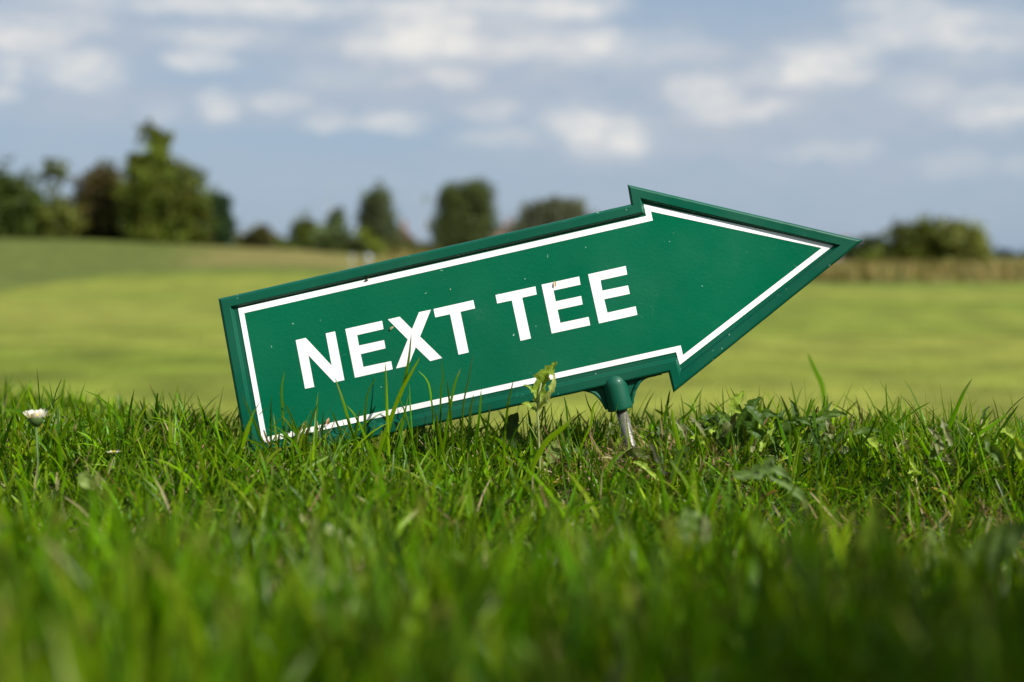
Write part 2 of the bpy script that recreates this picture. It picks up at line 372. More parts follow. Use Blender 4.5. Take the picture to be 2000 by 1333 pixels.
prof += [(Ln*.5, (R0+R1)/2), (Ln*.93, R1), (Ln*.985, R1*.985), (Ln, R1*.95), (Ln+.0001, R1*.5), (Ln-.002, R1*.48), (Ln-.002, 0)]
bm = bmesh.new(); lathe_along(bm, top, ax, prof); bmobj('socket', bm, M_frame, sign, smooth=True)
# gusset webs with a raised lip either side of the socket
def gusset(curve, inner):
    bm = bmesh.new(); y0, y1 = S+.0040, S+.0080
    P = curve+inner
    a, b = ring(bm, P, y0), ring(bm, P, y1); skin(bm, a, b); bm.faces.new(a); bm.faces.new(b)
    tube(bm, [at(p[0], p[1], S+.0035) for p in curve], [.0004]+[.0011]*(len(curve)-2)+[.0009], 10)
    tube(bm, [at(p[0], p[1], S+.0070) for p in curve], [.0008]*len(curve), 8)
    return bmobj('gusset', bm, M_frame, sign, smooth=False)
gusset([(1132,763),(1143,761.5),(1153,764),(1162,768),(1170,775),(1176.5,783),(1181,791),(1185,800)], [(1200,800),(1198,740),(1140,752)])
gusset([(1292,730),(1279,732),(1266,734.5),(1256,739),(1248,746.5),(1242,757),(1237.5,768),(1235,778),(1235,788)], [(1215,790),(1210,740),(1288,720)])
# stake
Mst = mat('galvanised_steel', (.15, .145, .12), .40, .5, metal=.25, noise_amt=.35, noise_scale=160, bump=.25, bump_scale=900)
bm = bmesh.new(); a = at(1212.3, 797, SOC); b = at(1236.5, 890, SOC); c = b+(b-a)*.9
lathe_along(bm, a, c-a, [(0, 0), (0, 11.3*PX), ((c-a).length*.9, 11.3*PX), ((c-a).length, .0004), ((c-a).length+.001, 0)], 24)
bmobj('stake', bm, Mst, sign, smooth=True)

# ------------------------------------------------------------------ blades of grass
class Blades:
    def __init__(s): s.V, s.F4, s.C, s.n = [], [], [], 0
    def add(s, P, Wd, side, nrm, col, fold=.18):
        """P (n,k,3) centre lines, Wd (n,k) widths, side/nrm (n,k,3), col (n,k,3)"""
        n, k, _ = P.shape
        l = P-side*Wd[..., None]/2+nrm*Wd[..., None]*fold; r = P+side*Wd[..., None]/2+nrm*Wd[..., None]*fold
        V = np.stack([l, P, r], 2).reshape(-1, 3)                       # n,k,3
        base = (np.arange(n)*k*3)[:, None, None]+(np.arange(k-1)*3)[None, :, None]+np.arange(2)[None, None, :]+s.n
        F = np.stack([base, base+1, base+4, base+3], -1).reshape(-1, 4)
        s.V.append(V); s.F4.append(F); s.C.append(np.repeat(col.reshape(n*k, 3), 3, 0)); s.n += len(V)
    def build(s, name, m):
        return npmesh(name, np.concatenate(s.V), [np.concatenate(s.F4)], m, col=np.concatenate(s.C), smooth=True)
def rand_blades(B, x, y, Lg, w, lean, curv, col, tipcol, k=6, sink=.004, gz=None, blunt=.25, prng=rng):
    n = len(x); z = ground(x, y)-sink if gz is None else gz
    phi = prng.uniform(0, 2*np.pi, n); t = np.linspace(0, 1, k)
    ang = lean[:, None]+curv[:, None]*t[None, :]**1.5
    ds = Lg/(k-1)
    dx = np.sin(ang)*ds[:, None]; dz = np.cos(ang)*ds[:, None]
    hx = np.concatenate([np.zeros((n, 1)), np.cumsum(dx[:, 1:], 1)], 1); hz = np.concatenate([np.zeros((n, 1)), np.cumsum(dz[:, 1:], 1)], 1)
    wig = prng.normal(0, .12, (n, 1))*t[None, :]**2*Lg[:, None]
    D = np.stack([np.cos(phi), np.sin(phi)], -1); E = np.stack([-np.sin(phi), np.cos(phi)], -1)
    P = np.zeros((n, k, 3)); P[..., 0] = x[:, None]+hx*D[:, :1]+wig*E[:, :1]; P[..., 1] = y[:, None]+hx*D[:, 1:]+wig*E[:, 1:]; P[..., 2] = z[:, None]+hz
    tw = prng.uniform(-1.2, 1.2, n)[:, None]+prng.normal(0, .8, n)[:, None]*t[None, :]
    e3 = np.zeros((n, k, 3)); e3[..., 0] = E[:, :1]; e3[..., 1] = E[:, 1:]
    nr = np.zeros((n, k, 3)); nr[..., 0] = -np.cos(ang)*D[:, :1]; nr[..., 1] = -np.cos(ang)*D[:, 1:]; nr[..., 2] = np.sin(ang)
    side = e3*np.cos(tw)[..., None]+nr*np.sin(tw)[..., None]; nn = nr*np.cos(tw)[..., None]-e3*np.sin(tw)[..., None]
    bl = prng.random(n) < blunt
    prof = np.where(bl[:, None], (.75+.25*np.sin(t*np.pi))[None, :]*np.where(t > .99, .55, 1)[None, :], np.sqrt(np.clip(1-t**2.0, 0, 1))[None, :]*(.8+.2*np.sin(t*np.pi))[None, :]+.02)
    Wd = w[:, None]*prof
    cc = col[:, None, :]*(1-.0*t[None, :, None]); f = np.clip((t-.82)/.18, 0, 1)[None, :, None]*np.where(bl, .8, .25)[:, None, None]
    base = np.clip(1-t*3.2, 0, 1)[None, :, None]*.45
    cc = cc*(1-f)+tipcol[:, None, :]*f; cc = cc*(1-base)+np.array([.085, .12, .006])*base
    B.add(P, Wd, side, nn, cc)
def palette(n, prng=rng):
    A = np.array([[.046,.130,.001],[.074,.170,.001],[.110,.195,.002],[.026,.085,.002],[.050,.120,.012],[.145,.215,.010]])
    i = prng.choice(len(A), n, p=[.26,.28,.16,.12,.10,.08]); j = prng.choice(len(A), n)
    t = prng.random((n, 1))*.5; c = A[i]*(1-t)+A[j]*t
    return c*np.array([1.18,1.12,1.0])*np.exp(prng.normal(0, .30, (n, 1)))
def tips(n, prng=rng):
    return np.where(prng.random((n, 1)) < .5, np.array([[.22,.18,.05]]), np.array([[.13,.20,.015]]))*np.ones((n, 3))
def hsign(x, y):
    """a blade may not stand inside the sign plate or stake"""
    return ~((np.abs(y-(S+.005)) < .007) & (x > -.165) & (x < .09))
B = Blades()
def scatter(dens, lo, hi, lm, ls, wm, lean_s, curv_m, xw=1.05, y0=.13, y1=1.5, near=0., k=6, blunt=.25):
    """lo/hi: bands; dens per m2 inside the view, a third of it further aside"""
    n = int(dens*(2*xw)*(y1-y0)); x = rng.uniform(-xw, xw, n); y = rng.uniform(y0, y1, n)
    inv = np.abs(x) < .40*y+.06
    keep = inv | (rng.random(n) < .30)
    # clumping
    cl = vnoise(x, y, 21, 28)*.6+vnoise(x, y, 22, 9)*.4
    keep &= rng.random(n) < .25+1.3*cl**1.3
    keep &= rng.random(n) < 1-near*sstep(.68, .40, y)
    keep &= (vnoise(x, y, 27, 42) > .40) | (rng.random(n) > .75*sstep(.60, .42, y))
    # thin, dry spot at the right
    dd = ((x-.23)/.09)**2+((y-.65)/.06)**2
    keep &= ~((dd < 1) & (rng.random(n) < .5))
    # beyond the edge the bank is only seen for a little way
    keep &= hsign(x, y)
    x, y = x[keep], y[keep]; n = len(x)
    hh = .72+.56*vnoise(x, y, 23, 14)
    hh *= 1+.80*sstep(.56, .34, y)
    Lg = np.minimum(np.maximum(.006, rng.normal(lm, ls, n))*hh, .054)
    w = rng.normal(wm, wm*.25, n).clip(.0007, .006)*(1+.35*sstep(.60, .35, y)*(rng.random(n) < .5))
    lean = np.abs(rng.normal(0, lean_s, n)); curv = rng.normal(curv_m, .45, n).clip(-.3, 2.2)
    rand_blades(B, x, y, Lg, w, lean*(1-.35*sstep(.6, .4, y)), curv*(1-.35*sstep(.6, .4, y)), palette(n), tips(n), k=k, blunt=blunt)
scatter(60000, 0, 0, .0235, .0060, .0018, .32, .55, k=6, near=.38)
scatter(60000, 0, 0, .0140, .0045, .0014, .60, .90, k=5, blunt=.1, near=.92)
scatter(6500, 0, 0, .036, .007, .0021, .26, .55, y0=.30, y1=.80, k=7, blunt=.15)
# straw and dead blades lying in the sward
def straw(n, fx, fy):
    x = fx(n); y = fy(n); Lg = rng.uniform(.012, .035, n)
    A = np.array([[.36,.28,.13],[.26,.19,.09],[.42,.36,.20],[.18,.11,.06]]); c = A[rng.choice(4, n)]
    rand_blades(B, x, y, Lg, rng.uniform(.0006, .0016, n), rng.uniform(.7, 1.5, n), rng.normal(.3, .7, n), c, c, k=5, sink=-.002, blunt=.5)
# tall out-of-frame grass, added right of the camera to shade the near sward
n_ = 11000; x_ = rng.uniform(.06, .60, n_); y_ = rng.uniform(-.26, .30, n_); k_ = x_ > .42*np.maximum(y_, 0)+.085+.04*sstep(.05, .3, y_)
x_, y_ = x_[k_], y_[k_]; n_ = len(x_)
rand_blades(B, x_, y_, rng.uniform(.13, .27, n_), rng.uniform(.0025, .0045, n_), np.abs(rng.normal(0, .08, n_)).clip(0, .15), rng.uniform(.0, .22, n_), palette(n_), tips(n_), k=7, blunt=.1)
# a few taller thin blades among the sharp ones
n_ = 420; rand_blades(B, rng.uniform(-.34, .34, n_), rng.uniform(.66, .90, n_), rng.uniform(.032, .050, n_), rng.uniform(.0008, .0017, n_), np.abs(rng.normal(0, .3, n_)), rng.uniform(.0, .9, n_), palette(n_), tips(n_), k=8, blunt=.0)
straw(2200, lambda n: rng.uniform(-.5, .5, n), lambda n: rng.uniform(.2, 1.0, n))
straw(380, lambda n: rng.normal(.225, .05, n), lambda n: rng.normal(.64, .04, n))
straw(500, lambda n: rng.normal(.085, .03, n), lambda n: rng.normal(.76, .02, n))
# long fine blades leaning across the sward, mostly to the right
n_ = 2600; rand_blades(B, rng.uniform(-.36, .40, n_), rng.uniform(.62, .84, n_), rng.uniform(.026, .046, n_), rng.uniform(.0006, .0013, n_), rng.uniform(.1, 1.1, n_), rng.uniform(.2, 1.2, n_), palette(n_)*1.1, tips(n_), k=8, blunt=.0)
# broad pale blades and small herb leaves in the near sward
n_ = 420; c_ = np.array([[.13,.21,.03],[.10,.19,.01],[.18,.23,.07]])[rng.choice(3, n_)]
rand_blades(B, rng.uniform(-.25, .25, n_), rng.uniform(.20, .52, n_), rng.uniform(.020, .044, n_), rng.uniform(.0035, .008, n_), rng.uniform(.1, 1.0, n_), rng.uniform(.2, 1.4, n_), c_, c_, k=7, blunt=.0)
# standing pale straws
n_ = 420; c_ = np.array([[.34,.30,.15]])*np.ones((n_, 3))
rand_blades(B, rng.uniform(-.4, .4, n_), rng.uniform(.25, .95, n_), rng.uniform(.02, .034, n_), rng.uniform(.0008, .0018, n_), np.abs(rng.normal(0, .4, n_)), rng.normal(.2, .3, n_), c_, c_, k=5)
# the individual long blades that stand out in the photo: (distance, width px, tip ... root)
HAND = [
 (.765,7,[(472.7,771),(494,821),(519,880)]),(.768,4,[(509.7,781),(483,833),(470,873)]),(.762,5,[(556,725.7),(550,766),(555,849),(557,900)]),
 (.758,5,[(555.5,787),(569,813),(580,844),(592,890)]),(.755,5,[(534,807.6),(539,855),(541,900)]),(.76,6,[(620.7,788),(611,813),(594,863),(584,895)]),
 (.76,5,[(631,800.7),(629,852),(629,895)]),(.755,5,[(647,800.7),(661,835),(677,885)]),(.76,7,[(654,736.8),(670.7,785),(683,830),(691.5,857),(699,895)]),
 (.755,5,[(677,792),(694,813),(711,849),(722,885)]),(.763,4,[(736,735.4),(719,766),(713.7,807.6),(714,885)]),(.758,6,[(752,707.7),(754,752),(755.4,802),(759,885)]),
 (.766,8,[(803.4,652),(797,707.7),(786,760),(769,802),(748,880)]),(.762,8,[(820.6,698),(800,735.4),(780,774),(744,870)]),(.765,4,[(816.4,724),(833,741),(841.4,769),(850,860)]),
 (.76,4,[(862,702),(865,741),(861,769),(860,860)]),(.755,5,[(900,719),(886,760),(868,860)]),(.75,5,[(873,744),(877.5,785),(884,860)]),(.765,3,[(800,749),(801,790),(806,860)]),
 (.75,4,[(776,771.5),(791.5,807.6),(808,870)]),(.76,4,[(924,690),(915,740),(905,790),(902,860)]),(.755,6,[(702,800),(696,840),(690,890)]),(.75,6,[(925,770),(918,810),(915,880)]),
 (.745,7,[(850,800),(856,840),(866,890)]),(.74,7,[(957,790),(952,830),(944,890)]),(.75,5,[(1003,742),(992,790),(985,860)]),(.745,6,[(940,760),(938,800),(930,870)]),
 (.75,7,[(1730,745.5),(1733.5,797.5),(1740,840),(1742,905)]),(.745,9,[(1899,739),(1880,771.5),(1860,820),(1844,856),(1832,905)]),(.76,5,[(1818,785),(1785.5,804),(1753,833),(1728,890)]),
 (.75,6,[(1775.7,796),(1780.6,846),(1783,905)]),(.755,7,[(1969,807),(1935,833),(1902.5,859),(1870,910)]),(.74,9,[(1524,771.5),(1541.7,814),(1558,869),(1563,915)]),
 (.735,9,[(1517,810.5),(1532,856),(1549,905)]),(.745,8,[(1590.5,789),(1592,830),(1596,900)]),(.80,5,[(1585.6,776),(1577.5,807),(1568,860)]),(.75,7,[(1488,781),(1480,820),(1458,895)]),
 (.80,5,[(1914,794),(1902.5,820),(1888,870)]),(.84,6,[(1888,788),(1883,830),(1880,860)]),(.74,6,[(1715.6,807),(1694.5,853),(1645,910)]),(.75,7,[(1360,797.5),(1361,840),(1363,905)]),
 (.79,3,[(1142,766),(1148,788),(1156,808),(1166,860)]),(.77,5,[(1170,778),(1158,798),(1154,830),(1132,880)]),(.735,10,[(1312,798),(1316,830),(1325,870),(1337,920)]),
 (.745,7,[(1360,798),(1362,840),(1364,890)]),(.775,5,[(1332,785),(1348,794),(1360,812),(1367,860)]),(.765,7,[(1258,798),(1276,826),(1297,870)]),(.83,6,[(1309,760),(1302,800),(1296,845)]),
 (.72,11,[(1125,810),(1100,836),(1068,862),(1040,910)]),(.77,4,[(1101,774),(1106,795),(1112,860)]),(.765,5,[(292.5,786),(272.5,817.5),(262.5,855),(257,905)]),
 (.77,4,[(364,796),(350,835),(338,885)]),(.765,4,[(329,805),(331,840),(333,895)]),(.77,4,[(355,812),(365,837),(379,885)]),(.765,4,[(385,817),(379,885)]),
 (.76,5,[(400,811),(422,842),(444,885)]),(.765,5,[(420,792),(437.5,827),(456,875)]),(.77,3,[(130,785),(134,840),(136,890)]),(.74,8,[(140,812),(125,840),(108,885)]),
 (.73,8,[(27,807),(15,840),(-2,895)]),(.77,3,[(397,832),(425,838),(452,856),(460,890)]),(.755,6,[(1990,790),(1965,825),(1930,880)]),(.75,6,[(1940,800),(1915,835),(1890,890)]),
 (.755,5,[(1652,810),(1660,850),(1662,905)]),(.75,5,[(1690,800),(1684,850),(1680,905)]),(.745,6,[(1430,800),(1424,850),(1415,905)]),(1.12,10,[(1577,690),(1592,722),(1606,752),(1612,790)]),
]
PT = palette(len(HAND)*3)
for i, (D, wpx, pts) in enumerate(HAND):
    D -= .004; pts = pts[::-1]
    # sample the traced curve (Catmull-Rom) from root to tip; slight lean in depth
    q = [np.array(p, float) for p in pts]; q = [q[0]*2-q[1]]+q+[q[-1]*2-q[-2]]; out = []
    for j in range(1, len(q)-2):
        for t in np.linspace(0, 1, 5)[:-1]:
            p0, p1, p2, p3 = q[j-1:j+3]
            out.append(.5*((2*p1)+(-p0+p2)*t+(2*p0-5*p1+4*p2-p3)*t*t+(-p0+3*p1-3*p2+p3)*t**3))
    out.append(q[-2]); k = len(out); dz = random.uniform(-.006, .003) if D < .77 else 0
    P = np.array([at(p[0], p[1], D+dz*j/(k-1)) for j, p in enumerate(out)])
    # carry the root down to the soil
    zg = float(ground(P[0, 0], P[0, 1]))-.004
    if P[0, 2] > zg: P = np.concatenate([[P[0]+(P[0]-P[1])/np.linalg.norm(P[0]-P[1])*(P[0, 2]-zg)], P]); k += 1
    t = np.linspace(0, 1, k); Tn = np.gradient(P, axis=0); Tn /= np.linalg.norm(Tn, axis=1)[:, None]
    tw = random.uniform(-.5, .5)+random.uniform(-.6, .6)*t
    sd = np.cross(Tn, np.array([0, 1., 0])); sd /= np.linalg.norm(sd, axis=1)[:, None]; nn = np.cross(sd, Tn)
    side = sd*np.cos(tw)[:, None]+nn*np.sin(tw)[:, None]; nrm = nn*np.cos(tw)[:, None]-sd*np.sin(tw)[:, None]
    Wd = wpx*D/FPX*(np.sqrt(np.clip(1-t**2.2, 0, 1))*(.85+.15*np.sin(t*np.pi))+.04)
    c = PT[i][None, :]*np.ones((k, 3))
    if i % 4 == 0: f = np.clip((t-.75)/.25, 0, 1)[:, None]*.7; c = c*(1-f)+np.array([.24,.21,.08])*f
    B.add(P[None], Wd[None], side[None], nrm[None], c[None])
M_blade = mat('grass_blade', attr='col', rough=.30, spec=.12, trans=.42)
gr = B.build('grass', M_blade)
tag(gr, 'thick lawn grass of fine green blades in front of and around the sign', 'grass', kind='stuff')

# short turf on the bank and first metres of fairway
B2 = Blades(); n = 60000
yy = 1.35*np.exp(rng.random(n)*math.log(14/1.35)); xx = rng.uniform(-.5, .5, n)*yy*1.0
c = palette(n)*.5+np.array([.13,.16,.02])*.6
rand_blades(B2, xx, yy, rng.uniform(.012, .03, n)*np.where(yy < 3.5, 1, .6), rng.uniform(.002, .005, n)*(yy/3).clip(1, 3), np.abs(rng.normal(0, .5, n)), rng.normal(.4, .4, n), c, tips(n), k=3)
o = B2.build('fairway_turf', M_blade); tag(o, 'short yellow green fairway turf behind the grass bank', 'turf', kind='stuff')
# dry rough beyond the fairway
B3 = Blades(); n = 36000
sl_ = rng.uniform(-.19, .45, n); yy = 34*np.exp(rng.random(n)*math.log(100/34)); xx = sl_*yy
ok = (yy > np.interp(sl_, [-.19,0,.12,.25,.36], [47,45,42,40,40])) & (rng.random(n) < .1+.9*vnoise(xx, yy*.4, 31, .3)) & (rng.random(n) < sstep(-.12, .02, sl_)); xx, yy = xx[ok], yy[ok]; n = len(xx)
A = np.array([[.21,.165,.055],[.16,.14,.045],[.10,.12,.025],[.27,.20,.075]]); c = A[rng.choice(4, n, p=[.4,.25,.2,.15])]*np.exp(rng.normal(0, .15, (n, 1)))
rand_blades(B3, xx, yy, rng.uniform(.25, .65, n), rng.uniform(.04, .09, n), np.abs(rng.normal(0, .25, n)), rng.normal(.4, .3, n), c, c, k=4, sink=.02)
o = B3.build('dry_rough', mat('dry_grass', attr='col', rough=.7, spec=.2, trans=.25)); tag(o, 'dry tan rough grass along the far edge of the fairway', 'rough grass', kind='stuff')

# ------------------------------------------------------------------ trees
M_leaf = mat('tree_leaf', attr='col', rough=.6, spec=.25, trans=.3)
M_bark = mat('bark', (.10, .08, .06), .9, .2, noise_amt=.4, noise_scale=6)
def leaves(lobes, dens, size, col, prng, var=.2, col2=None):
    """lobes: (centre xyz, radii xyz). Leaf clumps through each lobe's volume, thicker towards its skin."""
    Vs, Cs = [], []
    for c, r in lobes:
        lf = math.exp(prng.normal(0, .26))
        vol = (r[0]*r[1]*r[2])**(2/3); nc = max(6, int(dens*vol)); 
        d = prng.normal(0, 1, (nc, 3)); d /= np.linalg.norm(d, axis=1)[:, None]
        rad = prng.random(nc)**.5*(1+prng.normal(0, .22, nc)); cc = np.array(c)+d*rad[:, None]*np.array(r)
        nl = 16; cs = min(r)*.19
        P = cc[:, None, :]+prng.normal(0, 1, (nc, nl, 3))*cs
        cl = lf*np.array(col)[None, :]*np.exp(prng.normal(0, var+.12, (nc, 1)))
        if col2 is not None:
            f = (prng.random((nc, 1)) < .3)*1.; cl = cl*(1-f)+np.array(col2)*f
        cl = np.repeat(cl[:, None, :], nl, 1)*np.exp(prng.normal(0, .1, (nc, nl, 1)))
        P = P.reshape(-1, 3); n = len(P)
        u = prng.normal(0, 1, (n, 3)); u /= np.linalg.norm(u, axis=1)[:, None]; w = prng.normal(0, 1, (n, 3)); v = np.cross(u, w); v /= np.linalg.norm(v, axis=1)[:, None]
        s = size*prng.uniform(.6, 1.3, (n, 1))
        Q = np.stack([P-u*s, P+v*s*.55, P+u*s, P-v*s*.55], 1).reshape(-1, 3)
        Vs.append(Q); Cs.append(np.repeat(cl.reshape(-1, 3), 4, 0))
    V = np.concatenate(Vs); return V, np.concatenate(Cs)
def tree(name, label, cat, D, lobes_px, base_px, col, group=None, trunk_w=8, dens=60, leaf=.15, var=.2, col2=None, depth=.8, seed=0):
    """lobes_px: (cx, cy, rx, ry) measured in the picture and turned into metres at distance D"""
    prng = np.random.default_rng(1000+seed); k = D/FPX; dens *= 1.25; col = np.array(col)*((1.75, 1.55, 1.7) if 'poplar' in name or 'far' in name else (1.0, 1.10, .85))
    b = at(base_px[0], base_px[1], D); b.z = min(b.z, float(ground(b.x, b.y))+.05)-.05
    root = empty(name, b); tag(root, label, cat, group)
    lobes = []
    if name not in ('poplar_tree', 'slender_tree', 'far_tree', 'slim_tree'):      # low growth down to the ground
        x0 = min(l[0]-l[2] for l in lobes_px); x1 = max(l[0]+l[2] for l in lobes_px); w_ = (x1-x0)/2
        lobes_px = list(lobes_px)+[((x0+x1)/2-w_*.45, base_px[1]-5, w_*.45, 15), ((x0+x1)/2+w_*.45, base_px[1]-5, w_*.45, 15)]
    for (cx, cy, rx, ry) in lobes_px:
        c = at(cx, cy, D+prng.uniform(-.3, .3)*rx*k); lobes.append(((c.x, c.y, c.z), (rx*k*1.06, rx*k*depth, ry*k*1.06)))
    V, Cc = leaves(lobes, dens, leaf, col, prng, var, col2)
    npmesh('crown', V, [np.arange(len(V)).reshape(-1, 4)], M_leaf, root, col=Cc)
    bm = bmesh.new(); top = max(l[0][2] for l in lobes); tw = trunk_w*k/2
    tx = sum(l[0][0] for l in lobes)/len(lobes); H = top-b.z
    path = [Vector((b.x, b.y, b.z-.1)), Vector((b.x*.8+tx*.2, b.y, b.z+H*.3)), Vector((b.x*.5+tx*.5, b.y, b.z+H*.6)), Vector((tx, b.y, b.z+H*.92))]
    tube(bm, path, [tw*1.25, tw*.9, tw*.6, tw*.2], 8)
    for l in lobes:
        q = Vector(l[0]); s_ = path[1].lerp(path[2], min(1, max(0, (q.z-b.z)/H-.25))); tube(bm, [s_, s_.lerp(q, .5)+Vector((0, 0, .05*H*.2)), q], [tw*.5, tw*.32, tw*.12], 6)
    bmobj('trunk', bm, M_bark, root, smooth=True); return root
G1 = 'trees at the left edge of the course'; G2 = 'trees beyond the fairway'
tree('broadleaf_tree', 'dark green rounded tree at the far left edge', 'tree', 84, [(20,385,52,58),(60,420,42,45),(-20,400,50,60),(10,435,60,30),(88,430,30,36)], (25,466), (.055,.075,.012), G1, dens=70, seed=1)
tree('slender_tree', 'thin airy tree with wispy top, between the dark left tree and the brownish one', 'tree', 88, [(108,325,26,18),(80,345,16,14),(120,350,15,22),(98,400,26,26),(122,430,30,36)], (105,466), (.085,.095,.025), G1, dens=30, seed=2, var=.3)
tree('broadleaf_bush', 'olive bush low under the wispy tree', 'bush', 80, [(118,425,34,38),(95,440,25,25),(140,445,20,22)], (118,468), (.080,.085,.016), G1, dens=55, seed=3)
tree('broadleaf_tree', 'brownish green tree beside the tallest tree', 'tree', 82, [(200,362,40,36),(170,395,34,45),(225,400,48,50),(190,435,58,32),(250,425,40,38),(205,340,20,18),(262,455,30,16)], (205,472), (.085,.072,.018), G1, dens=70, seed=4, col2=(.075,.055,.02))
tree('tall_tree', 'tallest bright green tree of the left group with a leaning top tuft', 'tree', 78, [(293,254,17,18),(316,274,24,16),(308,302,28,24),(300,330,45,24),(270,322,28,22),(335,345,40,30),(300,375,50,40),(352,385,48,48),(320,420,62,44),(372,430,36,42),(280,420,40,44),(310,452,66,22),(365,460,40,16)], (318,478), (.072,.090,.010), G1, dens=85, seed=5, col2=(.105,.110,.012), trunk_w=11)
tree('blue_green_tree', 'dark bluish green tree just right of the tallest tree', 'tree', 92, [(425,400,26,24),(420,430,34,40),(432,450,26,26),(400,420,20,40)], (424,476), (.032,.062,.026), G1, dens=90, seed=6)
tree('broadleaf_bush', 'low dark brown bush at the right end of the left tree group', 'bush', 105, [(512,462,30,18),(480,470,22,12),(540,474,20,12)], (510,486), (.060,.055,.018), G2, dens=80, seed=7)
tree('broadleaf_tree', 'small olive green tree left of the grey green slim tree', 'tree', 110, [(600,445,26,20),(615,462,26,24),(585,465,20,18),(640,478,30,14)], (605,492), (.075,.090,.010), G2, dens=75, seed=8)
tree('slim_tree', 'slim grey green tree with a small round top over pale shrubs', 'tree', 150, [(658,422,16,18),(656,445,22,20),(664,465,24,18)], (658,492), (.060,.080,.038), G2, dens=60, leaf=.16, seed=9)
tree('pale_shrub', 'pale sage green shrub below the slim grey green tree', 'shrub', 108, [(640,458,24,12),(665,462,20,12)], (652,486), (.130,.160,.085), G2, dens=80, seed=10)
tree('hedge_shrub', 'dark green shrub row in front of the pale sage shrub', 'shrub', 100, [(650,480,32,12),(690,482,26,14),(600,482,28,11),(560,480,24,10)], (640,494), (.050,.065,.014), G2, dens=80, seed=11)
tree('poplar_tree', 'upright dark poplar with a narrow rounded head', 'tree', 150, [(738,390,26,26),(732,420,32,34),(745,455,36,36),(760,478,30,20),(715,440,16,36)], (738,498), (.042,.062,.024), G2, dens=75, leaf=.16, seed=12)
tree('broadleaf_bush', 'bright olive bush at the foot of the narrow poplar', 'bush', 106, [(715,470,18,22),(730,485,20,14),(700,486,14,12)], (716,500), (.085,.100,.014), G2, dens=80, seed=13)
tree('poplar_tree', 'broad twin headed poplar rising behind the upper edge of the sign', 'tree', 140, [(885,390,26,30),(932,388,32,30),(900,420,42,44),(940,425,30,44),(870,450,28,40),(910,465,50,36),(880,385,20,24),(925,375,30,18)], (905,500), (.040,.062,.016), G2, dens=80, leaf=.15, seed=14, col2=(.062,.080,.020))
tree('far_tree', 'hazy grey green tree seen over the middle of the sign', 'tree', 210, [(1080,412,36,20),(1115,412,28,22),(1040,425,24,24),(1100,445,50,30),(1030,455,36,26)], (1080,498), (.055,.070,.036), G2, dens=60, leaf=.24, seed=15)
tree('broadleaf_bush', 'dark rounded bush partly behind the arrow point', 'bush', 120, [(1700,480,30,18),(1670,495,26,20),(1725,500,28,18)], (1700,518), (.040,.055,.018), G2, dens=80, seed=16)
tree('broadleaf_bush', 'small bright green bush between the arrow point and the big round bush', 'bush', 100, [(1712,503,28,16),(1735,508,18,12)], (1715,522), (.090,.110,.012), G2, dens=80, seed=17)
tree('round_bush', 'large dark round bush right of the arrow point', 'bush', 85, [(1790,464,48,28),(1772,488,44,36),(1830,472,50,34),(1800,500,64,28),(1860,492,44,32)], (1815,526), (.085,.095,.012), G2, dens=85, seed=18)
tree('pale_shrub', 'pale yellow green shrub leaning on the right of the large round bush', 'shrub', 84, [(1880,466,38,28),(1902,486,32,32),(1905,505,24,20),(1865,452,26,15)], (1898,524), (.21,.215,.07), G2, dens=75, seed=19)
hl = []
_p = np.random.default_rng(77)
for px_ in range(455, 860, 15): hl.append((px_+_p.uniform(-5, 5), 486+_p.uniform(-3, 3)+(px_-455)*.012, _p.uniform(12, 20), _p.uniform(9, 19)))
tree('hedge', 'long low uneven hedge below the trees between the left tree group and the sign', 'hedge', 116, hl, (640, 496), (.068, .078, .018), None, dens=70, seed=40, var=.3, col2=(.10,.10,.03), trunk_w=3)
hl = []
for px_ in range(-30, 440, 17): hl.append((px_+_p.uniform(-6, 6), 448+_p.uniform(-7, 7), _p.uniform(16, 24), _p.uniform(18, 30)))
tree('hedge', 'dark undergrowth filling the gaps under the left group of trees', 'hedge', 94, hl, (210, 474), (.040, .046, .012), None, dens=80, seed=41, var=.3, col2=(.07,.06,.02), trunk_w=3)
# far wood on the horizon
def woodline():
    prng = np.random.default_rng(5); lob = []
    for px in np.arange(-500, 2600, 16):
        D = 900+prng.uniform(-60, 60); h = prng.uniform(3, 7)
        c = at(px, 505, D); lob.append(((c.x, c.y, FH+h*.45), (prng.uniform(5, 9), 4, h*.55)))
    V, Cc = leaves(lob, 1.4, 1.3, (.035, .06, .055), prng, .15)
    o = npmesh('far_wood', V, [np.arange(len(V)).reshape(-1, 4)], M_leaf, col=Cc); tag(o, 'distant blue green line of woodland on the horizon', 'woodland', kind='stuff')
woodline()
